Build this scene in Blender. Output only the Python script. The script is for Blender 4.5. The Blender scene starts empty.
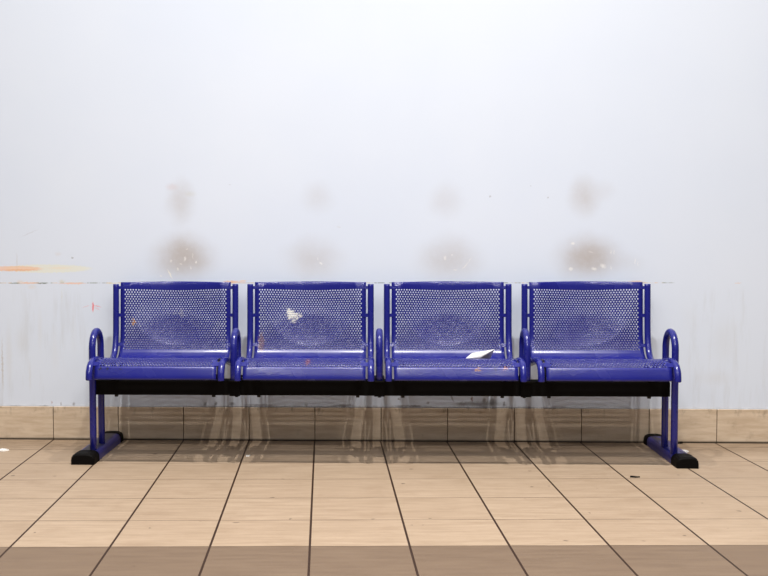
import bpy, bmesh, math, random
from mathutils import Vector, Matrix
random.seed(7)
SC = bpy.context.scene
COL = SC.collection
PI = math.pi

# ------------------------------------------------------------------ helpers
def lin(r, g, b):
    f = lambda c: (c/12.92 if c <= .04045 else ((c+.055)/1.055)**2.4)
    return (f(r/255), f(g/255), f(b/255), 1)

def obj(name, me, mat=None, parent=None):
    o = bpy.data.objects.new(name, me)
    COL.objects.link(o)
    if mat is not None and me is not None and len(me.materials) == 0:
        for m in (mat if isinstance(mat, (list, tuple)) else [mat]):
            me.materials.append(m)
    if parent is not None:
        o.parent = parent
    return o

def mesh(name, verts, faces, smooth=True):
    me = bpy.data.meshes.new(name)
    me.from_pydata([tuple(v) for v in verts], [], faces)
    me.polygons.foreach_set('use_smooth', [smooth]*len(faces))
    me.update()
    return me

def bm_mesh(name, bm, smooth=False):
    me = bpy.data.meshes.new(name)
    bmesh.ops.recalc_face_normals(bm, faces=bm.faces)
    bm.to_mesh(me); bm.free()
    me.polygons.foreach_set('use_smooth', [smooth]*len(me.polygons))
    return me

def bm_box(bm, x0, x1, y0, y1, z0, z1, bev=0, seg=2, mi=0):
    before = set(bm.faces)
    r = bmesh.ops.create_cube(bm, size=1, matrix=Matrix.Translation(((x0+x1)/2, (y0+y1)/2, (z0+z1)/2)) @ Matrix.Diagonal((x1-x0, y1-y0, z1-z0, 1)))
    if bev:
        es = list({e for v in r['verts'] for e in v.link_edges})
        bmesh.ops.bevel(bm, geom=es, offset=bev, segments=seg, affect='EDGES', profile=.5)
    for f in set(bm.faces)-before:
        f.material_index = mi

def smooth_path(pts, n=8):
    P = [Vector(p) for p in pts]
    P = [P[0]*2-P[1]] + P + [P[-1]*2-P[-2]]
    out = []
    for i in range(1, len(P)-2):
        a, b, c, d = P[i-1], P[i], P[i+1], P[i+2]
        for k in range(n):
            t = k/n
            out.append(.5*((2*b) + (c-a)*t + (2*a-5*b+4*c-d)*t*t + (3*b-a-3*c+d)*t**3))
    out.append(P[-2])
    return out

def tube_mesh(name, path, r, n=16):
    """round bar swept along a path lying in a plane of constant x, closed by slightly domed ends"""
    X = Vector((1, 0, 0)); V = []; F = []
    m = len(path)
    def ring(c, nn, rr):
        for k in range(n):
            a = 2*PI*k/n
            V.append(c + X*(rr*math.cos(a)) + nn*(rr*math.sin(a)))
    tans = []
    for i in range(m):
        t = (path[min(i+1, m-1)]-path[max(i-1, 0)]).normalized(); tans.append(t)
    ring(path[0]-tans[0]*.0015, tans[0].cross(X), r*.8)
    for i in range(m):
        ring(path[i], tans[i].cross(X), r)
    ring(path[-1]+tans[-1]*.0015, tans[-1].cross(X), r*.8)
    R = m+2
    for i in range(R-1):
        for k in range(n):
            a = i*n+k; b = i*n+(k+1) % n
            F.append((a, b, b+n, a+n))
    F.append(tuple(range(n-1, -1, -1))); F.append(tuple(range((R-1)*n, R*n)))
    me = mesh(name, V, F)
    bm = bmesh.new(); bm.from_mesh(me); bmesh.ops.recalc_face_normals(bm, faces=bm.faces); bm.to_mesh(me); bm.free()
    return me

class N:
    """tiny node-graph builder"""
    def __init__(s, name):
        s.m = bpy.data.materials.new(name); s.m.use_nodes = True
        s.t = s.m.node_tree; s.t.nodes.clear()
        s.out = s.t.nodes.new('ShaderNodeOutputMaterial')
        s.b = s.t.nodes.new('ShaderNodeBsdfPrincipled')
        s.t.links.new(s.b.outputs[0], s.out.inputs[0])
    def set(s, sock, v):
        if hasattr(v, 'is_output') or isinstance(v, bpy.types.NodeSocket): s.t.links.new(v, sock)
        elif sock.type == 'RGBA' and len(v) == 3: sock.default_value = (*v, 1)
        else: sock.default_value = v
    def bsdf(s, **k):
        for a, v in k.items(): s.set(s.b.inputs[a.replace('_', ' ')], v)
    def math(s, op, a, b=None, c=None, clamp=False):
        n = s.t.nodes.new('ShaderNodeMath'); n.operation = op; n.use_clamp = clamp
        for i, v in enumerate((a, b, c)):
            if v is not None: s.set(n.inputs[i], v)
        return n.outputs[0]
    def vmath(s, op, a, b=None, c=None, val=False):
        n = s.t.nodes.new('ShaderNodeVectorMath'); n.operation = op
        for i, v in enumerate((a, b, c)):
            if v is not None: s.set(n.inputs[i], v)
        return n.outputs['Value'] if val else n.outputs['Vector']
    def coord(s, which='Object'):
        return s.t.nodes.new('ShaderNodeTexCoord').outputs[which]
    def sep(s, v):
        n = s.t.nodes.new('ShaderNodeSeparateXYZ'); s.set(n.inputs[0], v); return n.outputs
    def comb(s, x=0., y=0., z=0.):
        n = s.t.nodes.new('ShaderNodeCombineXYZ')
        for i, v in enumerate((x, y, z)): s.set(n.inputs[i], v)
        return n.outputs[0]
    def noise(s, v, scale=5., detail=3., rough=.5, color=False):
        n = s.t.nodes.new('ShaderNodeTexNoise'); s.set(n.inputs['Vector'], v)
        n.inputs['Scale'].default_value = scale; n.inputs['Detail'].default_value = detail; n.inputs['Roughness'].default_value = rough
        return n.outputs['Color' if color else 'Fac']
    def white(s, v):
        n = s.t.nodes.new('ShaderNodeTexWhiteNoise'); n.noise_dimensions = '3D'; s.set(n.inputs['Vector'], v); return n.outputs['Value']
    def ramp(s, f, lo, hi, a=0., b=1., smooth=True):
        n = s.t.nodes.new('ShaderNodeMapRange'); n.interpolation_type = 'SMOOTHSTEP' if smooth else 'LINEAR'
        s.set(n.inputs['Value'], f)
        for nm, v in (('From Min', lo), ('From Max', hi), ('To Min', a), ('To Max', b)): s.set(n.inputs[nm], v)
        return n.outputs['Result']
    def mix(s, f, a, b, mode='MIX'):
        n = s.t.nodes.new('ShaderNodeMix'); n.data_type = 'RGBA'; n.blend_type = mode
        s.set(n.inputs['Factor'], f)
        for i, v in ((6, a), (7, b)):
            if isinstance(v, tuple) and len(v) == 3: v = v+(1,)
            s.set(n.inputs[i], v)
        return n.outputs[2]
    def ellipse(s, v, loc, rot, scale, a, soft):
        """1 inside an ellipsoid, fading to 0 at its rim; used for stains, chips and scuffs"""
        n = s.t.nodes.new('ShaderNodeMapping'); n.vector_type = 'TEXTURE'
        s.set(n.inputs['Vector'], v)
        n.inputs['Location'].default_value = loc; n.inputs['Rotation'].default_value = rot; n.inputs['Scale'].default_value = scale
        d = s.vmath('LENGTH', n.outputs[0], val=True)
        return s.ramp(d, 1.0, 1.0-soft, 0., a)
    def bump(s, h, strength=.2, dist=.001):
        n = s.t.nodes.new('ShaderNodeBump'); n.inputs['Strength'].default_value = strength; n.inputs['Distance'].default_value = dist
        s.set(n.inputs['Height'], h); s.set(s.b.inputs['Normal'], n.outputs[0])

FLOOR_MARKS = [
    (0.1690, -0.6000, 0.0122, 0.0133),
    (0.1284, -0.8603, 0.0115, 0.0134),
    (0.6135, -0.8984, 0.0098, 0.0115),
    (0.6102, -1.6228, 0.0124, 0.0100),
    (-1.4145, -0.7681, 0.0119, 0.0160),
    (-1.2448, -0.7720, 0.0099, 0.0106),
    (-1.0719, -1.5859, 0.0064, 0.0070),
    (-0.7126, -1.5208, 0.0072, 0.0060),
    (-0.3532, -1.0980, 0.0127, 0.0090),
    (-0.2660, -1.3944, 0.0067, 0.0115),
    (-0.4414, -1.4444, 0.0166, 0.0075),
    (0.0119, -1.3856, 0.0100, 0.0077),
    (0.2029, -1.3731, 0.0087, 0.0077),
    (0.1394, -1.4570, 0.0079, 0.0086),
    (0.1754, -1.4558, 0.0052, 0.0062),
    (0.8505, -1.6206, 0.0093, 0.0067),
    (0.9921, -1.5542, 0.0107, 0.0069),
    (1.2692, -1.2401, 0.0116, 0.0109),
    (1.1767, -1.1312, 0.0056, 0.0087),
    (0.7528, -1.2834, 0.0041, 0.0107),
    (0.6795, -0.8849, 0.0053, 0.0099),
    (-0.6790, -1.9257, 0.0086, 0.0056),
    (-0.9344, -0.3282, 0.0131, 0.0215),
    (-0.6117, -0.0329, 0.0231, 0.0242),
    (0.6466, -0.6233, 0.0097, 0.0093),
    (-0.3373, -0.7974, 0.0117, 0.0070),
    (1.2202, -0.6791, 0.0079, 0.0091),
]
WALL_MARKS = [
    (-0.8632, 0.848, 0.2051, 0.1539, 0, (0.4, 0.34, 0.295), 0.62, 1.0, 1),
    (-0.8585, 0.8526, 0.1398, 0.0886, 0, (0.4, 0.34, 0.295), 0.36, 0.9, 1),
    (-0.875, 1.1068, 0.093, 0.1489, 0, (0.4, 0.34, 0.295), 0.36, 1.0, 1),
    (-0.9116, 1.1761, 0.0419, 0.0233, 0, (0.55, 0.36, 0.33), 0.22, 0.9, 1),
    (-0.8282, 1.1436, 0.0372, 0.0186, 0, (0.5, 0.47, 0.36), 0.2, 0.9, 1),
    (-0.26, 0.8426, 0.1847, 0.1385, 0, (0.4, 0.34, 0.295), 0.36, 1.0, 1),
    (-0.2362, 1.1231, 0.1013, 0.1013, 0, (0.4, 0.34, 0.295), 0.19, 1.0, 1),
    (0.365, 0.8419, 0.2012, 0.1463, 0, (0.4, 0.34, 0.295), 0.42, 1.0, 1),
    (0.3505, 1.1028, 0.1095, 0.1095, 0, (0.4, 0.34, 0.295), 0.2, 1.0, 1),
    (0.9974, 0.8502, 0.2082, 0.1403, 0, (0.4, 0.34, 0.295), 0.62, 1.0, 1),
    (0.9974, 0.8502, 0.1358, 0.077, 0, (0.4, 0.34, 0.295), 0.36, 0.9, 1),
    (0.9768, 1.1235, 0.0994, 0.1265, 0, (0.4, 0.34, 0.295), 0.4, 1.0, 1),
    (1.0667, 1.1549, 0.0721, 0.0721, 0, (0.4, 0.34, 0.295), 0.12, 1.0, 1),
    (1.1649, 0.8272, 0.1174, 0.0632, 0, (0.4, 0.34, 0.295), 0.12, 1.0, 1),
    (-1.5011, 0.7994, 0.2308, 0.0217, 0, (0.74, 0.73, 0.6), 0.7, 0.25, 1),
    (-1.6568, 0.7995, 0.1511, 0.0142, 0, (0.85, 0.47, 0.28), 0.6, 0.3, 1),
    (-1.6286, 0.793, 0.1227, 0.0057, 0, (0.72, 0.36, 0.18), 0.5, 0.6, 1),
    (-1.4399, 0.8021, 0.0847, 0.0094, 0, (0.82, 0.62, 0.42), 0.3, 0.9, 1),
    (-1.6532, 0.7309, 0.0378, 0.0028, 0, (0.1, 0.13, 0.08), 0.8, 0.6, 1),
    (-1.5823, 0.7322, 0.0661, 0.0061, 0, (0.82, 0.42, 0.2), 0.55, 0.7, 1),
    (-1.5257, 0.7304, 0.0283, 0.0028, 0, (0.1, 0.13, 0.08), 0.8, 0.6, 1),
    (-1.3844, 0.7303, 0.0847, 0.0056, 0, (0.85, 0.45, 0.25), 0.6, 0.7, 1),
    (-1.1964, 0.7307, 0.0375, 0.0052, 0, (0.75, 0.65, 0.4), 0.5, 0.7, 1),
    (-1.4313, 0.7392, 0.0188, 0.0122, 0, (0.6, 0.55, 0.38), 0.5, 0.9, 1),
    (-1.6295, 0.7369, 0.0236, 0.0132, 0, (0.72, 0.55, 0.4), 0.4, 0.9, 1),
    (-0.6358, 0.7366, 0.0558, 0.0084, 0, (0.85, 0.48, 0.26), 0.75, 0.7, 1),
    (-0.5847, 0.7412, 0.0232, 0.0074, 0, (0.85, 0.52, 0.3), 0.6, 0.8, 1),
    (1.2156, 0.7368, 0.0452, 0.0081, 0, (0.8, 0.5, 0.32), 0.65, 0.8, 1),
    (-0.1125, 0.7341, 0.1384, 0.0046, 0, (0.7, 0.6, 0.45), 0.4, 0.9, 1),
    (1.6746, 0.7303, 0.0224, 0.004, 0, (0.75, 0.5, 0.38), 0.5, 0.8, 1),
    (-1.287, 0.6202, 0.0052, 0.0306, 0, (0.8, 0.06, 0.06), 0.75, 0.6, 1),
    (-1.2681, 0.6249, 0.0282, 0.0038, 0.25, (0.8, 0.1, 0.12), 0.5, 0.7, 1),
    (-1.3199, 0.6225, 0.0282, 0.0028, -0.3, (0.75, 0.25, 0.28), 0.3, 0.8, 1),
    (-1.2683, 0.6132, 0.0235, 0.0028, 0.5, (0.8, 0.15, 0.2), 0.4, 0.8, 1),
    (-1.5788, 0.9652, 0.0565, 0.0033, -0.42, (0.45, 0.45, 0.5), 0.35, 0.7, 1),
    (-1.3805, 0.85, 0.0056, 0.0056, 0, (0.2, 0.2, 0.2), 0.55, 0.6, 1),
    (-1.4484, 0.8673, 0.0235, 0.0141, 0, (0.6, 0.5, 0.45), 0.2, 0.9, 1),
    (-1.4323, 0.6715, 0.0033, 0.0471, 0, (0.6, 0.56, 0.42), 0.3, 0.9, 1),
    (-1.6422, 0.8303, 0.0047, 0.0566, 0, (0.4, 0.33, 0.25), 0.25, 0.9, 1),
    (-1.5731, 0.7136, 0.0283, 0.0142, 0, (0.7, 0.55, 0.4), 0.25, 0.9, 1),
    (0.5508, 1.1272, 0.0064, 0.0064, 0, (0.3, 0.28, 0.3), 0.5, 0.7, 1),
    (0.814, 1.1218, 0.0059, 0.0059, 0, (0.3, 0.28, 0.3), 0.5, 0.7, 1),
    (-0.6423, 1.1843, 0.0069, 0.0037, 0, (0.35, 0.33, 0.35), 0.4, 0.8, 1),
    (0.7366, 1.1744, 0.0045, 0.0036, 0, (0.3, 0.3, 0.3), 0.35, 0.8, 1),
    (-0.1398, 0.9897, 0.0138, 0.0069, 0, (0.5, 0.48, 0.48), 0.25, 0.9, 1),
    (-1.7185, 0.3476, 0.0057, 0.1614, 0, (0.4, 0.32, 0.22), 0.45, 0.8, 1),
    (-1.6869, 0.3947, 0.0237, 0.2134, 0, (0.55, 0.52, 0.48), 0.22, 1, 1),
    (-1.6242, 0.4653, 0.0473, 0.1042, 0, (0.55, 0.54, 0.52), 0.22, 1, 1),
    (-1.5383, 0.5124, 0.0189, 0.1418, 0, (0.6, 0.58, 0.56), 0.2, 1, 1),
    (-1.4689, 0.4093, 0.0284, 0.1418, 0, (0.62, 0.6, 0.58), 0.15, 1, 1),
    (-1.5888, 0.3009, 0.0095, 0.1043, 0, (0.5, 0.47, 0.42), 0.2, 1, 1),
    (-1.3778, 0.5126, 0.0236, 0.1886, 0, (0.6, 0.6, 0.6), 0.12, 1, 1),
    (1.6202, 0.471, 0.099, 0.1349, 0, (0.55, 0.54, 0.52), 0.18, 1, 1),
    (1.5778, 0.2967, 0.1082, 0.0541, 0, (0.5, 0.46, 0.4), 0.15, 1, 1),
    (1.4613, 0.5623, 0.0631, 0.1081, 0, (0.6, 0.6, 0.58), 0.1, 1, 1),
    (-0.9245, 0.7738, 0.0051, 0.0327, -0.45, (0.9, 0.86, 0.74), 0.61, 0.65, 1),
    (-0.8539, 0.8433, 0.0075, 0.0163, 0.15, (0.9, 0.88, 0.84), 0.5, 0.75, 1),
    (-0.8727, 0.8202, 0.0093, 0.0056, 0.4, (0.88, 0.85, 0.8), 0.5, 0.75, 1),
    (-0.8028, 0.8294, 0.0056, 0.0093, 0, (0.92, 0.9, 0.86), 0.58, 0.65, 1),
    (-0.8263, 0.8016, 0.0047, 0.0112, 0, (0.9, 0.88, 0.84), 0.47, 0.75, 1),
    (-0.8869, 0.797, 0.0047, 0.0093, 0, (0.9, 0.88, 0.8), 0.47, 0.75, 1),
    (-0.9193, 0.8341, 0.0061, 0.0093, 0, (0.85, 0.83, 0.78), 0.43, 0.75, 1),
    (-0.8165, 0.8572, 0.0037, 0.0186, 0, (0.88, 0.86, 0.82), 0.36, 0.75, 1),
    (-0.9666, 0.7646, 0.0093, 0.0065, 0, (0.88, 0.86, 0.8), 0.36, 0.85, 1),
    (-0.8442, 0.8896, 0.0075, 0.0047, 0, (0.85, 0.83, 0.8), 0.36, 0.75, 1),
    (-0.2231, 0.8218, 0.0138, 0.0055, 0.6, (0.92, 0.92, 0.9), 0.5, 0.75, 1),
    (-0.2369, 0.8426, 0.0046, 0.0092, 0, (0.92, 0.92, 0.9), 0.29, 0.75, 1),
    (0.3467, 0.8465, 0.0091, 0.0137, 0, (0.92, 0.88, 0.84), 0.43, 0.75, 1),
    (0.3787, 0.8602, 0.0046, 0.0073, 0, (0.92, 0.9, 0.88), 0.36, 0.75, 1),
    (0.4383, 0.8097, 0.0046, 0.0274, 0.7, (0.85, 0.82, 0.78), 0.43, 0.85, 1),
    (0.3926, 0.7913, 0.0137, 0.0046, 0, (0.9, 0.85, 0.8), 0.36, 0.85, 1),
    (0.461, 0.8372, 0.0037, 0.0228, 0.6, (0.85, 0.82, 0.8), 0.29, 0.85, 1),
    (0.9289, 0.9119, 0.0118, 0.0072, 0.2, (0.9, 0.88, 0.84), 0.54, 0.75, 1),
    (0.9208, 0.7955, 0.0127, 0.0109, 0, (0.9, 0.88, 0.84), 0.5, 0.65, 1),
    (1.025, 0.7954, 0.0181, 0.01, 0.3, (0.92, 0.9, 0.86), 0.5, 0.75, 1),
    (1.0656, 0.8091, 0.0181, 0.0136, 0.5, (0.92, 0.9, 0.86), 0.5, 0.75, 1),
    (1.1019, 0.7999, 0.0045, 0.0136, 0, (0.9, 0.88, 0.84), 0.43, 0.75, 1),
    (1.1012, 0.8729, 0.0036, 0.0154, 0, (0.9, 0.88, 0.84), 0.36, 0.75, 1),
    (1.1147, 0.8729, 0.0036, 0.0154, 0, (0.9, 0.88, 0.84), 0.32, 0.75, 1),
    (1.21, 0.8317, 0.0045, 0.018, 0, (0.92, 0.9, 0.88), 0.4, 0.75, 1),
    (1.2237, 0.818, 0.0032, 0.0135, 0, (0.92, 0.9, 0.88), 0.36, 0.75, 1),
    (1.0107, 0.873, 0.0226, 0.0045, 0.3, (0.85, 0.83, 0.78), 0.25, 0.9, 1),
    (0.5097, 0.1728, 0.1561, 0.0184, 0, (0.07, 0.055, 0.04), 0.6, 0.95, 1),
    (0.5647, 0.1823, 0.0321, 0.0275, 0, (0.05, 0.045, 0.04), 0.6, 0.9, 1),
    (0.4729, 0.1959, 0.0069, 0.0184, 0, (0.16, 0.07, 0.05), 0.75, 0.7, 1),
    (0.528, 0.1915, 0.0115, 0.0184, 0, (0.12, 0.09, 0.08), 0.6, 0.8, 1),
    (0.6198, 0.1733, 0.0092, 0.0183, 0, (0.07, 0.05, 0.05), 0.7, 0.8, 1),
    (0.3809, 0.2002, 0.0064, 0.0276, -0.5, (0.15, 0.14, 0.15), 0.55, 0.8, 1),
    (0.427, 0.1725, 0.0368, 0.0138, 0, (0.1, 0.08, 0.07), 0.5, 0.9, 1),
    (0.2705, 0.1765, 0.0092, 0.0092, 0, (0.12, 0.1, 0.1), 0.5, 0.8, 1),
    (0.1367, 0.1946, 0.0111, 0.0069, 0, (0.08, 0.08, 0.08), 0.6, 0.7, 1),
    (-0.7657, 0.1676, 0.0141, 0.0141, 0, (0.06, 0.05, 0.05), 0.6, 0.9, 1),
    (-0.7142, 0.1678, 0.0094, 0.014, 0, (0.06, 0.05, 0.05), 0.6, 0.9, 1),
    (-0.6393, 0.1681, 0.0234, 0.014, 0, (0.06, 0.05, 0.05), 0.6, 0.9, 1),
    (-0.2943, 0.1648, 0.014, 0.014, 0, (0.06, 0.05, 0.05), 0.55, 0.9, 1),
    (-0.1132, 0.1633, 0.0649, 0.0093, 0, (0.08, 0.05, 0.04), 0.6, 0.9, 1),
    (-0.4012, 0.2065, 0.0112, 0.0075, 0, (0.2, 0.2, 0.2), 0.4, 0.8, 1),
    (-1.4865, 0.1712, 0.0057, 0.0076, 0, (0.3, 0.12, 0.1), 0.5, 0.7, 1),
    (-1.4439, 0.1648, 0.0066, 0.0142, 0, (0.15, 0.12, 0.1), 0.5, 0.9, 1),
    (-1.3824, 0.165, 0.0095, 0.0142, 0, (0.12, 0.1, 0.09), 0.55, 0.9, 1),
    (-1.6623, 0.1545, 0.0428, 0.0057, 0, (0.1, 0.08, 0.06), 0.5, 0.9, 1),
    (-1.5246, 0.155, 0.0332, 0.0057, 0, (0.1, 0.08, 0.06), 0.5, 0.9, 1),
    (-0.5086, 0.164, 0.112, 0.0075, 0, (0.08, 0.06, 0.05), 0.5, 0.9, 1),
    (0.1875, 0.1622, 0.0923, 0.0074, 0, (0.07, 0.05, 0.04), 0.6, 0.9, 1),
    (0.8898, 0.1582, 0.0319, 0.0091, 0, (0.1, 0.08, 0.07), 0.5, 0.9, 1),
]

# ------------------------------------------------------------------ materials
def wall_paint(x0, x1, z0, z1):
    n = N('pale_blue_white_wall_paint')
    p = n.coord()
    x, y, z = n.sep(p)
    big = n.noise(p, 1.3, 3)
    col = n.mix(n.ramp(big, .3, .7), WALL_A, WALL_B)
    # duller, scuffed lower part under the seam; bluish tint offsets warm floor bounce
    soft_low = n.ramp(z, .74, .45)
    col = n.mix(n.math('MULTIPLY', soft_low, .25), col, (.58, .645, .75))
    drip = n.noise(n.vmath('MULTIPLY', p, (1, 1, .12)), 22, 4, .65)
    side = n.ramp(n.math('ABSOLUTE', x), 1.1, 1.5)
    col = n.mix(n.math('MULTIPLY', n.math('MULTIPLY', n.ramp(drip, .50, .75), n.ramp(z, .735, .66)), n.math('MULTIPLY_ADD', side, .13, .05)), col, (.36, .34, .30))
    # seam between two wall panels: broken dark and ochre line
    band = n.ramp(n.math('ABSOLUTE', n.math('SUBTRACT', z, .7325)), .0033, .0016)
    dash = n.noise(n.comb(x, 0., 0.), 30, 2, .6)
    reach = n.math('MULTIPLY', n.ramp(x, 1.40, 1.36), 1.)
    seamc = n.mix(n.ramp(n.noise(n.comb(x, 3., 0.), 9, 2), .47, .53), (.13, .16, .11), (.70, .48, .30))
    col = n.mix(n.math('MULTIPLY', n.math('MULTIPLY', band, reach), n.ramp(dash, .42, .56, .05, .6)), col, seamc)
    # warped coordinates make stain outlines irregular
    w = n.vmath('SUBTRACT', n.noise(p, 8, 2, .5, color=True), (.5, .5, .5))
    pw = n.vmath('MULTIPLY_ADD', w, (.06, 0, .06), p)
    w2 = n.vmath('SUBTRACT', n.noise(p, 90, 2, .5, color=True), (.5, .5, .5))
    ps = n.vmath('MULTIPLY_ADD', w2, (.012, 0, .012), p)
    mott = n.ramp(n.noise(p, 60, 3, .6), .30, .62, .88, 1.)
    for (cx, cz, rx, rz, rot, c, a, soft, wp) in WALL_MARKS:
        rr = max(rx, rz)+.06
        if cx+rr < x0 or cx-rr > x1 or cz+rr < z0 or cz-rr > z1: continue
        large = rx > .06 and rz > .06
        f = n.ellipse(pw if large else ps, (cx, .01, cz), (0, rot, 0), (rx, 1, rz), a, soft)
        if large: f = n.math('MULTIPLY', f, mott)
        col = n.mix(f, col, c)
    # thin grime plus a painted gap shadow where the plaster meets the skirting tiles
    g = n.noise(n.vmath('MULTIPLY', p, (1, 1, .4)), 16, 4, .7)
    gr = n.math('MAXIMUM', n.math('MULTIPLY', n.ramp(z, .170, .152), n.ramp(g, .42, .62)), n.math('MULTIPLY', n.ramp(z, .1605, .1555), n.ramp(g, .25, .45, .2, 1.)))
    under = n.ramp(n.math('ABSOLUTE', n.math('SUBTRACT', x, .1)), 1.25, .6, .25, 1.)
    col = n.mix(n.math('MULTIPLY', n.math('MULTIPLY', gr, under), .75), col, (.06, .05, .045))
    n.bsdf(Base_Color=col, Roughness=.55)
    n.b.inputs['Specular IOR Level'].default_value = .3
    n.bump(n.noise(p, 35, 3), .05, .002)
    return n.m

G0 = (-1.4653, -.2388); GA = .0423; TILE = .305
def floor_tiles():
    n = N('tan_stoneware_floor_tiles')
    p = n.coord()
    x, y, z = n.sep(p)
    dx = n.math('SUBTRACT', x, G0[0]); dy = n.math('SUBTRACT', y, G0[1])
    c, s = math.cos(GA), math.sin(GA)
    gx = n.math('ADD', n.math('MULTIPLY', dx, c), n.math('MULTIPLY', dy, s))
    gy = n.math('SUBTRACT', n.math('MULTIPLY', dx, s), n.math('MULTIPLY', dy, c))
    ux = n.math('DIVIDE', gx, TILE); uy = n.math('DIVIDE', gy, TILE)
    ix = n.math('FLOOR', ux); iy = n.math('FLOOR', uy)
    ex = n.math('MULTIPLY', n.math('ABSOLUTE', n.math('SUBTRACT', ux, n.math('ROUND', ux))), TILE)
    ey = n.math('MULTIPLY', n.math('ABSOLUTE', n.math('SUBTRACT', uy, n.math('ROUND', uy))), TILE)
    idv = n.comb(ix, iy, 0.)
    rnd = n.white(idv)
    grow = n.math('GREATER_THAN', iy, 4.5)
    off = n.vmath('MULTIPLY', idv, (3.7, 5.3, 0))
    gv = n.vmath('ADD', n.comb(gx, gy, 0.), off)
    grain = n.noise(n.vmath('MULTIPLY', gv, (1.0, 9., 1)), 5, 5, .62)
    fine = n.noise(n.vmath('MULTIPLY', gv, (1.0, 12., 1)), 28, 3, .6)
    patch = n.noise(gv, 6, 4, .6)
    col = n.mix(n.ramp(grain, .28, .72), TILE_A, TILE_B)
    col = n.mix(n.ramp(fine, .5, .8, 0., .36), col, TILE_D)
    col = n.mix(n.ramp(patch, .5, .8, 0., .32), col, TILE_D)
    col = n.mix(n.ramp(rnd, 0., 1., 0., .16, smooth=False), col, TILE_D)
    dark = n.mix(n.ramp(grain, .25, .75), TILE_E, TILE_F)
    dark = n.mix(n.ramp(rnd, 0., 1., 0., .35, smooth=False), dark, TILE_E)
    col = n.mix(grow, col, dark)
    # grime strip close to the wall, deepened to paint in the bench's shadow
    shade_dirt = n.noise(n.vmath('MULTIPLY', p, (1, 3, 1)), 9, 4, .65)
    col = n.mix(n.math('MULTIPLY', n.ramp(y, -.34, -.10), n.ramp(shade_dirt, .3, .7, .30, .7)), col, (.15, .10, .06))
    # scattered dark specks
    v = n.t.nodes.new('ShaderNodeTexVoronoi'); v.inputs['Scale'].default_value = 9
    n.set(v.inputs['Vector'], n.vmath('MULTIPLY', p, (1, 2, 1)))
    sp = n.math('MULTIPLY', n.ramp(v.outputs['Distance'], .05, .03), n.math('GREATER_THAN', n.white(n.vmath('FLOOR', n.vmath('MULTIPLY', p, (9, 18, 1)))), .55))
    col = n.mix(n.math('MULTIPLY', sp, .5), col, (.10, .065, .04))
    wv = n.vmath('SUBTRACT', n.noise(p, 60, 2, .5, color=True), (.5, .5, .5))
    ps = n.vmath('MULTIPLY_ADD', wv, (.016, .016, 0), p)
    for (cx, cy, rx, ry) in FLOOR_MARKS:
        col = n.mix(n.ellipse(ps, (cx, cy, 0), (0, 0, 0), (rx, ry, 1), .7, .7), col, (.09, .06, .04))
    jx = n.ramp(ex, .0042, .0030)
    jy = n.math('MULTIPLY', n.ramp(ey, .0030, .0016), n.ramp(n.noise(p, 6, 2), .3, .7, .55, .95))
    jw = n.ramp(y, -.012, -.007)
    col = n.mix(jy, col, (.05, .028, .014))
    col = n.mix(jx, col, (.030, .013, .005))
    col = n.mix(jw, col, (.025, .016, .010))
    n.bsdf(Base_Color=col, Roughness=n.ramp(grain, .2, .8, .50, .62))
    n.b.inputs['Specular IOR Level'].default_value = .2
    h = n.math('SUBTRACT', n.math('MULTIPLY', fine, .15), n.math('MAXIMUM', jx, jy))
    n.bump(h, .25, .0015)
    return n.m

def skirting_tile():
    n = N('tan_skirting_tile')
    p = n.coord()
    x, y, z = n.sep(p)
    idx = n.math('FLOOR', n.math('DIVIDE', n.math('SUBTRACT', x, SK0), SKW))
    off = n.vmath('ADD', p, n.vmath('MULTIPLY', n.comb(idx, idx, idx), (2.3, 0, 4.1)))
    grain = n.noise(n.vmath('MULTIPLY', off, (1, 1, 6)), 7, 5, .62)
    col = n.mix(n.ramp(grain, .28, .72), SKIRT_A, SKIRT_B)
    st = n.noise(off, 18, 4, .65)
    col = n.mix(n.ramp(st, .55, .8, 0., .35), col, (.19, .13, .085))
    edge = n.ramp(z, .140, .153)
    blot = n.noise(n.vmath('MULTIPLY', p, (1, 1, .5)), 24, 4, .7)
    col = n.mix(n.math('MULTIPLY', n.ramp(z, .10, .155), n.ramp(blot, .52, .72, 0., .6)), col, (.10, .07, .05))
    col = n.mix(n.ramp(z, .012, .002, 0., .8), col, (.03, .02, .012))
    n.bsdf(Base_Color=col, Roughness=.5)
    n.b.inputs['Specular IOR Level'].default_value = .35
    return n.m

def plain(name, c, rough=.5, metal=0., spec=.5, coat=0.):
    n = N(name); n.bsdf(Base_Color=c, Roughness=rough, Metallic=metal)
    n.b.inputs['Specular IOR Level'].default_value = spec
    n.b.inputs['Coat Weight'].default_value = coat
    return n

def blue_paint(name, chips=()):
    """glossy ultramarine powder coat; chips = (x, y, z, radius, colour) in the part's own coordinates"""
    n = N(name); p = n.coord()
    col = n.mix(n.ramp(n.noise(p, 5, 2), .3, .7), BLUE_A, BLUE_B)
    if chips:
        w = n.vmath('SUBTRACT', n.noise(p, 110, 3, .7, color=True), (.5, .5, .5))
        ps = n.vmath('MULTIPLY_ADD', w, (.045, .03, .045), p)
        for (cx, cy, cz, rx, rz, c, a) in chips:
            col = n.mix(n.ellipse(ps, (cx, cy, cz), (0, 0, 0), (rx, .08, rz), a, .3), col, c)
    rg = n.ramp(n.noise(p, 9, 2), .3, .7, BLUE_ROUGH-.03, BLUE_ROUGH+.04)
    n.bsdf(Base_Color=col, Roughness=rg)
    n.b.inputs['Specular IOR Level'].default_value = .45
    n.b.inputs['Coat Weight'].default_value = .2
    n.b.inputs['Coat Roughness'].default_value = .14
    return n.m

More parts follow.
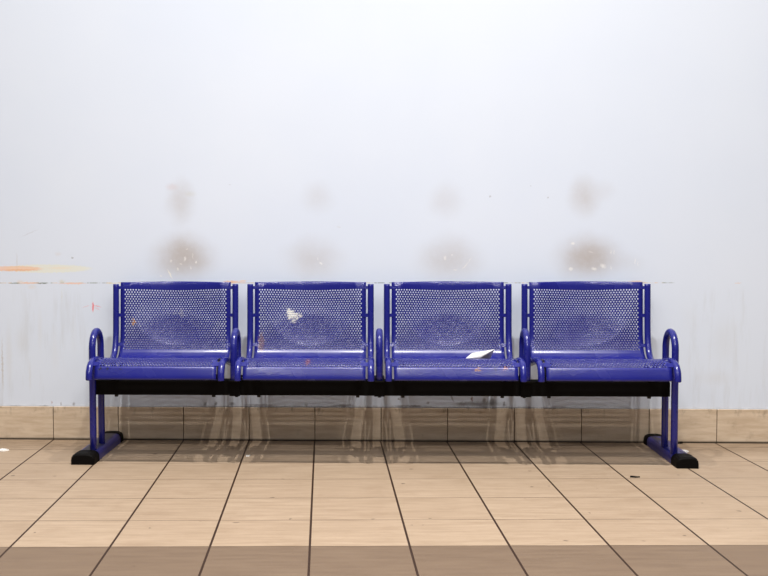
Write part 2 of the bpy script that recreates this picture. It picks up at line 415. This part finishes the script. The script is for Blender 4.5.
def worn_foot(lo, hi, side):
    n = N('worn_blue_foot_paint'); p = n.coord()
    x, y, z = n.sep(p)
    wear = n.noise(n.vmath('MULTIPLY', p, (1, .35, 1)), 26, 4, .65)
    top = n.ramp(z, .038, .044)
    f = n.math('MULTIPLY', top, n.ramp(n.math('ADD', wear, n.math('MULTIPLY', x, side)), lo, hi))
    col = n.mix(f, BLUE_A, (.030, .024, .020))
    n.bsdf(Base_Color=col, Roughness=n.math('MULTIPLY_ADD', f, .25, .35))
    return n.m

# ------------------------------------------------------------------ tunables
WALL_A = (.65, .702, .80); WALL_B = (.675, .722, .81)
TILE_A = (.31, .225, .152); TILE_B = (.395, .295, .208); TILE_D = (.22, .145, .088)
TILE_E = (.135, .090, .058); TILE_F = (.18, .125, .083)
SKIRT_A = (.50, .38, .265); SKIRT_B = (.64, .515, .385)
BLUE_A = (.0085, .0105, .165); BLUE_B = (.0100, .0120, .185); BLUE_ROUGH = .25
SKW = .30655; SK0 = -1.4788-.30655*16

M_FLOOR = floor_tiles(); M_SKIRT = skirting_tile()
M_GROUT = plain('dark_brown_grout', (.03, .02, .012), .9).m
M_BLUE = blue_paint('ultramarine_paint')
M_FOOT = [worn_foot(.20, .34, -2.2), worn_foot(.46, .60, -2.0)]
M_BLACK = plain('matt_black_paint', (.0022, .0016, .0016), .7, spec=.12).m
M_RUBBER = plain('black_rubber', (.0030, .0022, .0020), .65, spec=.08).m
M_STEEL = plain('dark_steel', (.02, .018, .018), .4, .6).m

# ------------------------------------------------------------------ the setting
def struct(name, me, mat):
    o = obj(name, me, mat); o['kind'] = 'structure'; return o

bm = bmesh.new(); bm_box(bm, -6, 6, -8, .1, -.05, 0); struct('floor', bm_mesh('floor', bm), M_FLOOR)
# the painted wall: one slab; its front is cut into fields so that each field's paint only carries its own stains
XS = [-6, -1.25, -.55, .06, .66, 6]; ZS = [0, .60, 3.3]
WV = [(x, .009, z) for z in ZS for x in XS]; WF = []; WM = []
for j in range(len(ZS)-1):
    for i in range(len(XS)-1):
        a = j*len(XS)+i
        WF.append((a, a+1, a+1+len(XS), a+len(XS))); WM.append(wall_paint(XS[i], XS[i+1], ZS[j], ZS[j+1]))
nb = len(WV); k = len(XS)
WV += [(-6, .2, 0), (6, .2, 0), (6, .2, 3.3), (-6, .2, 3.3)]
WF += [(nb+1, nb, nb+3, nb+2), tuple(range(k))[::-1]+(nb, nb+1), tuple(2*k+i for i in range(k))+(nb+2, nb+3), (0, k, 2*k, nb+3, nb), (k-1, nb+1, nb+2, 3*k-1, 2*k-1)]
me = mesh('wall_back', WV, WF, False)
wall = struct('wall_back', me, WM)
for i in range(len(WM)): me.polygons[i].material_index = i

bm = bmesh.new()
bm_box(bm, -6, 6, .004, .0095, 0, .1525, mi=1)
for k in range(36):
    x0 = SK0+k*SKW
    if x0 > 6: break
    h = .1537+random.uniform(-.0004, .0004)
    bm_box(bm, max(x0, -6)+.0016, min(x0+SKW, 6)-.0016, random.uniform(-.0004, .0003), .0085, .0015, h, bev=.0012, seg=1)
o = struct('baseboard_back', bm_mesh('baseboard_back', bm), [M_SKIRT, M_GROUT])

# ------------------------------------------------------------------ the bench
BENCH = (.043, -.31)                     # base point on the floor
bench = bpy.data.objects.new('waiting_bench', None); COL.objects.link(bench)
bench.location = (BENCH[0], BENCH[1], 0)
bench['label'] = 'long blue perforated metal waiting bench with four seats against the stained wall'
bench['category'] = 'bench'
W2 = .2515                                # half width of a perforated seat sheet
DY = -BENCH[1]
def loc(x, y, z): return Vector((x, y+DY, z))       # depth from the wall -> bench depth

PROFILE = smooth_path([(0, y, z) for y, z in [(-.572, .357), (-.5875, .3600), (-.5900, .3675), (-.5860, .386), (-.5790, .4065), (-.5710, .4140), (-.5560, .4270), (-.5330, .4365), (-.500, .4385),
    (-.440, .4335), (-.360, .417), (-.280, .402), (-.225, .397), (-.185, .402), (-.152, .418), (-.129, .448), (-.116, .490), (-.110, .550), (-.107, .620), (-.1045, .690), (-.1025, .714), (-.0995, .7300), (-.0950, .7405)]], 10)
ARC = [0.]
for i in range(1, len(PROFILE)): ARC.append(ARC[-1]+(PROFILE[i]-PROFILE[i-1]).length)
TOTAL = ARC[-1]
def prof(t):
    t = max(0, min(TOTAL, t))
    lo, hi = 0, len(ARC)-1
    while hi-lo > 1:
        m = (lo+hi)//2
        if ARC[m] <= t: lo = m
        else: hi = m
    u = (t-ARC[lo])/(ARC[hi]-ARC[lo])
    c = PROFILE[lo].lerp(PROFILE[hi], u)
    tg = (PROFILE[min(hi+1, len(ARC)-1)]-PROFILE[max(lo-1, 0)]).normalized()
    return c, tg
def arc_at(y, z):
    return min(range(len(ARC)), key=lambda i: (PROFILE[i].y-y)**2+(PROFILE[i].z-z)**2)
T_BEND = ARC[arc_at(-.225, .397)]         # seat | backrest split
T_EDGE = ARC[arc_at(-.573, .412)]         # perforation starts on the front bend
T_TOPC = TOTAL-.030
DISH_T = ARC[arc_at(-.105, .672)]; DISH_R = .212; DISH_D = .045
def sheet(s, t):
    # the stamped sheet: a round dish pressed into the back, the top rail arched over it
    arch = math.cos(PI*s/(2*W2))**2
    q = max(0., (t-(TOTAL-.20))/.20)
    te = t - arch*.011*q*(1-max(0., (t-(TOTAL-.026))/.026)) if t > TOTAL-.20 else t
    c, tg = prof(te)
    nb = Vector((0, tg.z, -tg.y))         # towards the wall on the back
    dt = t-DISH_T
    r = math.sqrt(s*s+dt*dt*.95)/DISH_R
    d = DISH_D*((1-r*r) if r < 1 else 0.)
    if r < 1 and r > .82: d = DISH_D*(1-r*r)*1.0
    if t < T_BEND+.03: d = 0
    if t > DISH_T: nb = Vector((0, 1, 0))
    p = c + nb*d
    p.z += arch*.002*max(0., (t-(TOTAL-.06))/.06)
    return Vector((s, p.y+DY, p.z))

def perforated(name, t0, t1, p0, p1, pitch=.01175, row=.01025, hole=.0036, flip=False):
    """sheet from t0 to t1, full width, with staggered round holes between p0 and p1"""
    V = []; F = []; idx = {}
    def vid(s, t):
        k = (round(s*1e5), round(t*1e5))
        if k not in idx:
            idx[k] = len(V); V.append(sheet(s, t))
        return idx[k]
    hw = W2-.0115
    nc = int(2*hw/pitch); hw = nc*pitch/2
    nr = int(round((p1-p0)/row)); row = (p1-p0)/nr
    half = [-hw+i*pitch/2 for i in range(2*nc+1)]
    for r in range(nr):
        a = p0+r*row; b = a+row; m = (a+b)/2
        odd = r % 2
        for c in range(nc-(1 if odd else 0)):
            i0 = 2*c+odd
            s0, s1, s2 = half[i0], half[i0+1], half[i0+2]
            outer = [vid(s0, a), vid(s1, a), vid(s2, a), vid(s2, m), vid(s2, b), vid(s1, b), vid(s0, b), vid(s0, m)]
            angs = [-.75, -.5, -.25, 0, .25, .5, .75, 1.]
            inner = []
            for g in angs:
                V.append(sheet(s1+hole*math.cos(g*PI), m+hole*math.sin(g*PI))); inner.append(len(V)-1)
            for k in range(8):
                F.append((outer[k], outer[(k+1) % 8], inner[(k+1) % 8], inner[k]))
        if odd:
            for (u, v) in ((0, 1), (2*nc-1, 2*nc)):
                su, sv = half[u], half[v]
                if u == 0: F.append((vid(su, a), vid(sv, a), vid(sv, m), vid(sv, b), vid(su, b)))
                else: F.append((vid(su, a), vid(sv, a), vid(sv, b), vid(su, b), vid(su, m)))
    # plain side margins
    for sgn in (-1, 1):
        for r in range(nr):
            a = p0+r*row; b = a+row; m = (a+b)/2
            odd = r % 2
            inn = [vid(sgn*hw, a)] + ([] if odd else [vid(sgn*hw, m)]) + [vid(sgn*hw, b)]
            F.append(tuple(inn + [vid(sgn*W2, b), vid(sgn*W2, a)])[::sgn])
    # plain bands before and after the holes
    cols = [-W2]+half+[W2]
    def band(a, b):
        k = max(1, int(abs(b-a)/.004))
        for j in range(k):
            ta = a+(b-a)*j/k; tb = a+(b-a)*(j+1)/k
            for u in range(len(cols)-1):
                F.append((vid(cols[u], ta), vid(cols[u+1], ta), vid(cols[u+1], tb), vid(cols[u], tb)))
    if p0-t0 > 1e-4: band(t0, p0)
    if t1-p1 > 1e-4: band(p1, t1)
    me = mesh(name, V, F)
    b2 = bmesh.new(); b2.from_mesh(me); bmesh.ops.recalc_face_normals(b2, faces=b2.faces)
    up = sum(f.normal.z-f.normal.y for f in b2.faces)
    if up < 0: bmesh.ops.reverse_faces(b2, faces=b2.faces)
    b2.to_mesh(me); b2.free()
    return me

def add_tabs(me, ts):
    """small lugs that carry the sheet on its side bars"""
    b2 = bmesh.new(); b2.from_mesh(me)
    for t, h in ts:
        c, tg = prof(t)
        for sg in (-1, 1):
            x0, x1 = sorted((sg*(W2-.012), sg*(W2+.014)))
            r = bmesh.ops.create_cube(b2, size=1, matrix=Matrix.Translation(((x0+x1)/2, c.y+DY, c.z)) @ Matrix.Rotation(math.atan2(tg.z, tg.y), 4, 'X') @ Matrix.Diagonal((x1-x0, h, .0035, 1)))
    b2.to_mesh(me); b2.free()

def place_sheet(me, name, mat, parent, x):
    o = obj(name, me, None, parent); o.location.x = x
    if not me.materials: me.materials.append(M_BLUE)
    o.material_slots[0].link = 'OBJECT'; o.material_slots[0].material = mat
    md = o.modifiers.new('thickness', 'SOLIDIFY'); md.thickness = .002; md.offset = -1
    return o

me_seat = perforated('seat', 0, T_BEND, T_EDGE, T_BEND-.012)
me_back = perforated('backrest', T_BEND, TOTAL, ARC[arc_at(-.136, .437)], T_TOPC)
RAIL_X = .2725; RAIL_R = .0140
rail_pts = [(-.592, .359), (-.592, .372), (-.585, .397), (-.562, .4195), (-.522, .4295), (-.480, .430), (-.430, .4235), (-.36, .411), (-.28, .397), (-.215, .392),
            (-.176, .400), (-.146, .421), (-.126, .452), (-.114, .495), (-.108, .550), (-.105, .610), (-.102, .670), (-.0995, .7305)]
me_rail = tube_mesh('side_rail', smooth_path([loc(0, y, z) for y, z in rail_pts], 6), RAIL_R)
add_tabs(me_back, [(TOTAL-.026, .014), (ARC[arc_at(-.1085, .590)], .016), (ARC[arc_at(-.125, .460)], .016)])
add_tabs(me_seat, [(ARC[arc_at(-.562, .422)], .022), (ARC[arc_at(-.42, .432)], .016)])

bmb = bmesh.new()
bm_box(bmb, -.018, .018, loc(0, -.47, 0).y, loc(0, -.25, 0).y, .3345, .3415, .002, 1)
for (a, b, zt) in ((-.46, -.395, .422), (-.33, -.265, .397)):
    bm_box(bmb, -.003, .003, loc(0, a, 0).y, loc(0, b, 0).y, .338, zt-.004)
me_brk = bm_mesh('seat_bracket', bmb)
me_brk.materials.append(M_BLACK)

SEAT_X = [-.879, -.2665, .351, .967]
CREAM = (.78, .75, .66); RUST = (.30, .10, .03)
BX = BENCH[0]
mats_seat = [blue_paint('ultramarine_paint_black_nicks', [(-.228, -.57+DY, .405, .006, .006, (.01, .01, .01), .9), (-.2, -.572+DY, .404, .005, .005, (.01, .01, .01), .9), (-.145, -.572+DY, .404, .004, .005, (.01, .01, .01), .8)]),
             blue_paint('ultramarine_paint_rust_spot', [(.013, -.53+DY, .428, .012, .014, (.22, .05, .03), .6)]),
             blue_paint('ultramarine_paint_rusty_edge', [(.2, -.568+DY, .410, .011, .006, (.40, .17, .05), .7), (.09, -.575+DY, .404, .017, .005, (.38, .19, .05), .7), (.16, -.573+DY, .405, .008, .006, (.02, .02, .03), .7)]),
             M_BLUE]
mats_back = [blue_paint('ultramarine_paint_rust_flecks', [(-.192, -.128+DY, .560, .010, .020, (.42, .18, .03), .8), (.02, -.10+DY, .60, .012, .03, (.45, .42, .40), .25)]),
             blue_paint('ultramarine_paint_cream_chip', [(-.099, -.08+DY, .605, .015, .017, CREAM, .95), (-.090, -.08+DY, .592, .019, .024, CREAM, .95), (-.066, -.08+DY, .583, .011, .020, CREAM, .85), (-.048, -.08+DY, .590, .008, .008, CREAM, .8), (-.08, -.08+DY, .563, .010, .008, CREAM, .7), (-.222, -.12+DY, .47, .016, .05, (.26, .12, .05), .45)]),
             M_BLUE, M_BLUE]
for i, sx in enumerate(SEAT_X):
    x = sx-BX
    seat = place_sheet(me_seat, 'seat', mats_seat[i], bench, x)
    back = place_sheet(me_back, 'backrest', mats_back[i], bench, x)
    for sg in (-1, 1):
        r = obj('side_rail', me_rail, M_BLUE, seat); r.location.x = sg*RAIL_X
    for bx in (-.208, .222):
        b = obj('seat_bracket', me_brk, None, seat); b.location.x = bx
    if i == 1: back['label'] = 'perforated blue backrest with a chipped cream patch of bare paint'
    if i == 2: seat['label'] = 'perforated blue seat with rusty flecks along its front edge'

# beam carrying the seats
X0, X1 = -1.172, 1.260
bmb = bmesh.new(); bm_box(bmb, X0-BX, X1-BX, loc(0, -.413, 0).y, loc(0, -.341, 0).y, .2710, .3345, .004, 2)
beam = obj('beam', bm_mesh('beam', bmb), M_BLACK, bench); beam['label'] = 'black square beam under the seats'
bmb = bmesh.new(); bmesh.ops.create_cone(bmb, cap_ends=True, segments=6, radius1=.0085, radius2=.0085, depth=.011)
me_bolt = bm_mesh('bolt', bmb)
for x in (-1.087, -.667, -.568, -.473, -.050, .043, .142, .563, .656, .759, 1.179):
    b = obj('bolt', me_bolt, M_STEEL, beam); b.location = (x-BX, loc(0, -.385, 0).y, .2660)

# inverted-U hoops: two long ones with feet at the ends, three short armrests between the seats
YF, YR, RT = -.449, -.305, .0145
def hoop(name, zlow):
    rr = (YR-YF)/2; zc = .556-RT-rr; yc = (YF+YR)/2
    pts = [loc(0, YF, zlow+(zc-zlow)*k/6) for k in range(6)]
    pts += [loc(0, yc-rr*math.cos(PI*k/18), zc+rr*1.0*math.sin(PI*k/18)) for k in range(19)]
    pts += [loc(0, YR, zc-(zc-zlow)*k/6) for k in range(1, 7)]
    return tube_mesh(name, pts, RT, 20)
me_end = hoop('end_frame', .040); me_arm = hoop('armrest', .338)
bmb = bmesh.new(); bm_box(bmb, -.022, .022, loc(0, -.470, 0).y, loc(0, -.285, 0).y, .3345, .3425, .002, 1)
bm_box(bmb, -.022, .022, loc(0, -.428, 0).y, loc(0, -.413, 0).y, .27, .3345); bm_box(bmb, -.022, .022, loc(0, -.341, 0).y, loc(0, -.326, 0).y, .27, .3345)
me_ab = bm_mesh('clamp', bmb)
for x in (-.572, .042, .658):
    a = obj('armrest', me_arm, M_BLUE, bench); a.location.x = x-BX
    c = obj('clamp', me_ab, M_BLACK, a); c['label'] = 'black clamp holding the armrest to the beam'

def foot_mesh(name, y0, y1, w, h, grow=0., cap=False):
    """low bar with rounded shoulders; section in x/z swept along y"""
    w2 = w/2+grow; top = h+grow
    sec = [(-w2, 0), (-w2, top*.42), (-w2*.96, top*.66), (-w2*.84, top*.85), (-w2*.62, top*.96), (-w2*.3, top), (w2*.3, top), (w2*.62, top*.96), (w2*.84, top*.85), (w2*.96, top*.66), (w2, top*.42), (w2, 0)]
    st = [(y0, 1), (y1, 1)]
    if cap: st = [(y0, .86), (y0+.004, .95), (y0+.012, 1), (y1-.004, 1), (y1, .97)]
    V = []; F = []; n = len(sec)
    for yy, k in st:
        for sx, sz in sec: V.append((sx*(.5+.5*k), loc(0, yy, 0).y, sz*k))
    for j in range(len(st)-1):
        for i in range(n):
            a = j*n+i; b = j*n+(i+1) % n
            F.append((a, b, b+n, a+n))
    F.append(tuple(range(n))); F.append(tuple(range((len(st)-1)*n, len(st)*n))[::-1])
    me = mesh(name, V, F, False)
    b2 = bmesh.new(); b2.from_mesh(me); bmesh.ops.recalc_face_normals(b2, faces=b2.faces); b2.to_mesh(me); b2.free()
    return me
me_foot = foot_mesh('foot', -.545, -.030, .094, .043)
me_capf = foot_mesh('end_cap', -.561, -.470, .094, .043, .0028, True)
me_capb = foot_mesh('end_cap', -.075, -.022, .094, .043, .0028, True)
for i, (x, fx) in enumerate(((-1.174, -1.192), (1.268, 1.294))):
    e = obj('end_frame', me_end, M_BLUE, bench); e.location.x = x-BX
    f = obj('foot', me_foot.copy(), M_FOOT[i], bench); f.location.x = fx-BX
    f.scale.x = (1, .9)[i]
    for m in (me_capf, me_capb):
        c = obj('end_cap', m, M_RUBBER, f)
    f['label'] = 'worn blue foot bar with black rubber ends'

# ------------------------------------------------------------------ paper and litter
n = plain('white_paper', (.80, .78, .74), .8, spec=.2); M_PAPER = n.m
def grid_mesh(name, fn, nu, nv, th=.0006):
    V = [fn(i/nu, j/nv) for j in range(nv+1) for i in range(nu+1)]
    F = [(j*(nu+1)+i, j*(nu+1)+i+1, (j+1)*(nu+1)+i+1, (j+1)*(nu+1)+i) for j in range(nv) for i in range(nu)]
    me = mesh(name, V, F); return me
PB = Vector((.470, -.36, .414))
leaf = bpy.data.objects.new('folded_paper', None); COL.objects.link(leaf); leaf.location = PB
leaf['label'] = 'small folded white paper left lying on the third seat from the left'; leaf['category'] = 'paper'
def quad(a, b, c, d, bulge=(0, 0, 0)):
    A, B, C, D = map(Vector, (a, b, c, d)); bg = Vector(bulge)
    def fn(u, v):
        p = A.lerp(B, u).lerp(D.lerp(C, u), v)
        return p + bg*(math.sin(PI*u)*math.sin(PI*v)) - PB
    return fn
# front leaf: bright, lower left corner up to the peaked right tip; back leaf: opens behind it
tip = (.5281, -.400, .4687)
front = quad((.406, -.405, .4310), (.466, -.400, .4300), tip, (.4335, -.375, .4490), (0, -.002, .002))
back_ = quad((.440, -.345, .4200), (.515, -.335, .4185), (.5283, -.3985, .4687), (.434, -.3735, .4495), (0, .004, 0))
for nm, fn in (('front_leaf', front), ('back_leaf', back_)):
    o = obj(nm, grid_mesh(nm, fn, 8, 6), M_PAPER, leaf)
    md = o.modifiers.new('thickness', 'SOLIDIFY'); md.thickness = .0006

def scrap(name, label, cat, pts, z, mat, th=.004):
    c = Vector((sum(p[0] for p in pts)/len(pts), sum(p[1] for p in pts)/len(pts), 0))
    k = len(pts)
    V = [(p[0]-c.x, p[1]-c.y, .0) for p in pts] + [((p[0]-c.x)*.9, (p[1]-c.y)*.9, th*(.6+.8*((i*7) % 3)/2)) for i, p in enumerate(pts)]
    F = [tuple(range(k))[::-1], tuple(range(k, 2*k))] + [(i, (i+1) % k, (i+1) % k+k, i+k) for i in range(k)]
    o = obj(name, mesh(name, V, F, False), mat); o.location = (c.x, c.y, z)
    o['label'] = label; o['category'] = cat
    return o
scrap('paper_scrap', 'white paper scrap on the floor tiles at far left by the skirting', 'litter',
      [(-1.645, -.283), (-1.620, -.290), (-1.603, -.278), (-1.600, -.262), (-1.618, -.258), (-1.632, -.266), (-1.65, -.268)], 0, M_PAPER, .006)
scrap('paper_scrap', 'pale paper scrap beside the right foot of the bench', 'litter',
      [(1.362, -.215), (1.380, -.235), (1.398, -.215), (1.392, -.175), (1.368, -.165)], 0, M_PAPER, .004)
scrap('paper_scrap', 'tiny white paper crumb on the tiles under the second seat', 'litter',
      [(-.530, -.372), (-.518, -.372), (-.514, -.360), (-.524, -.352), (-.533, -.360)], 0, M_PAPER, .005)
scrap('debris_flake', 'small black flake lying on the tiles below the right hand seat', 'litter',
      [(1.020, -.729), (1.040, -.735), (1.060, -.729), (1.055, -.718), (1.034, -.714), (1.022, -.720)], 0, M_RUBBER, .004)
scrap('debris_flake', 'black sliver on the floor against the skirting behind the right foot', 'litter',
      [(1.362, -.026), (1.420, -.028), (1.430, -.016), (1.395, -.010), (1.365, -.014)], 0, M_RUBBER, .006)

# ------------------------------------------------------------------ light
world = bpy.data.worlds.new('hall'); SC.world = world; world.use_nodes = True
bgn = world.node_tree.nodes['Background']; bgn.inputs[0].default_value = (.93, .95, 1.0, 1); bgn.inputs[1].default_value = .14
def lamp(name, x, y, z, sx, sy, e, color=(1, .975, .94)):
    l = bpy.data.lights.new(name, 'AREA'); l.shape = 'RECTANGLE'; l.size = sx; l.size_y = sy; l.energy = e; l.color = color
    o = bpy.data.objects.new(name, l); COL.objects.link(o); o.location = (x, y, z)
    return o
for x in (-.85, .20, 1.25):               # three long rows of tubes running away from the wall
    lamp('ceiling_lamp', x, -4.3, 2.9, .06, 4.6, 57)
for x in (-2.9, 3.1):
    lamp('ceiling_lamp', x, -4.2, 2.9, .10, 4.0, 19)
for x in (-1.3, .10, 1.5):               # small high downlights close to the wall
    lamp('ceiling_downlight', x, -2.15, 6.0, .08, .08, 158)

# ------------------------------------------------------------------ camera
cam = bpy.data.cameras.new('camera'); co = bpy.data.objects.new('camera', cam); COL.objects.link(co)
R = Vector((.999224, .039329, -.001998)); U = Vector((.000148, .046993, .998895)); Fw = Vector((-.039379, .998121, -.046951))
co.matrix_world = Matrix(((R.x, U.x, -Fw.x, 0), (R.y, U.y, -Fw.y, -4.96144), (R.z, U.z, -Fw.z, .94254), (0, 0, 0, 1)))
cam.sensor_width = 36; cam.lens = 1079.04/768*36; cam.shift_x = (384-326.887)/768
SC.camera = co
SC.view_settings.view_transform = 'Standard'; SC.view_settings.look = 'None'
SC.view_settings.gamma = 1; SC.view_settings.use_curve_mapping = False
SC.view_settings.exposure = 0.08
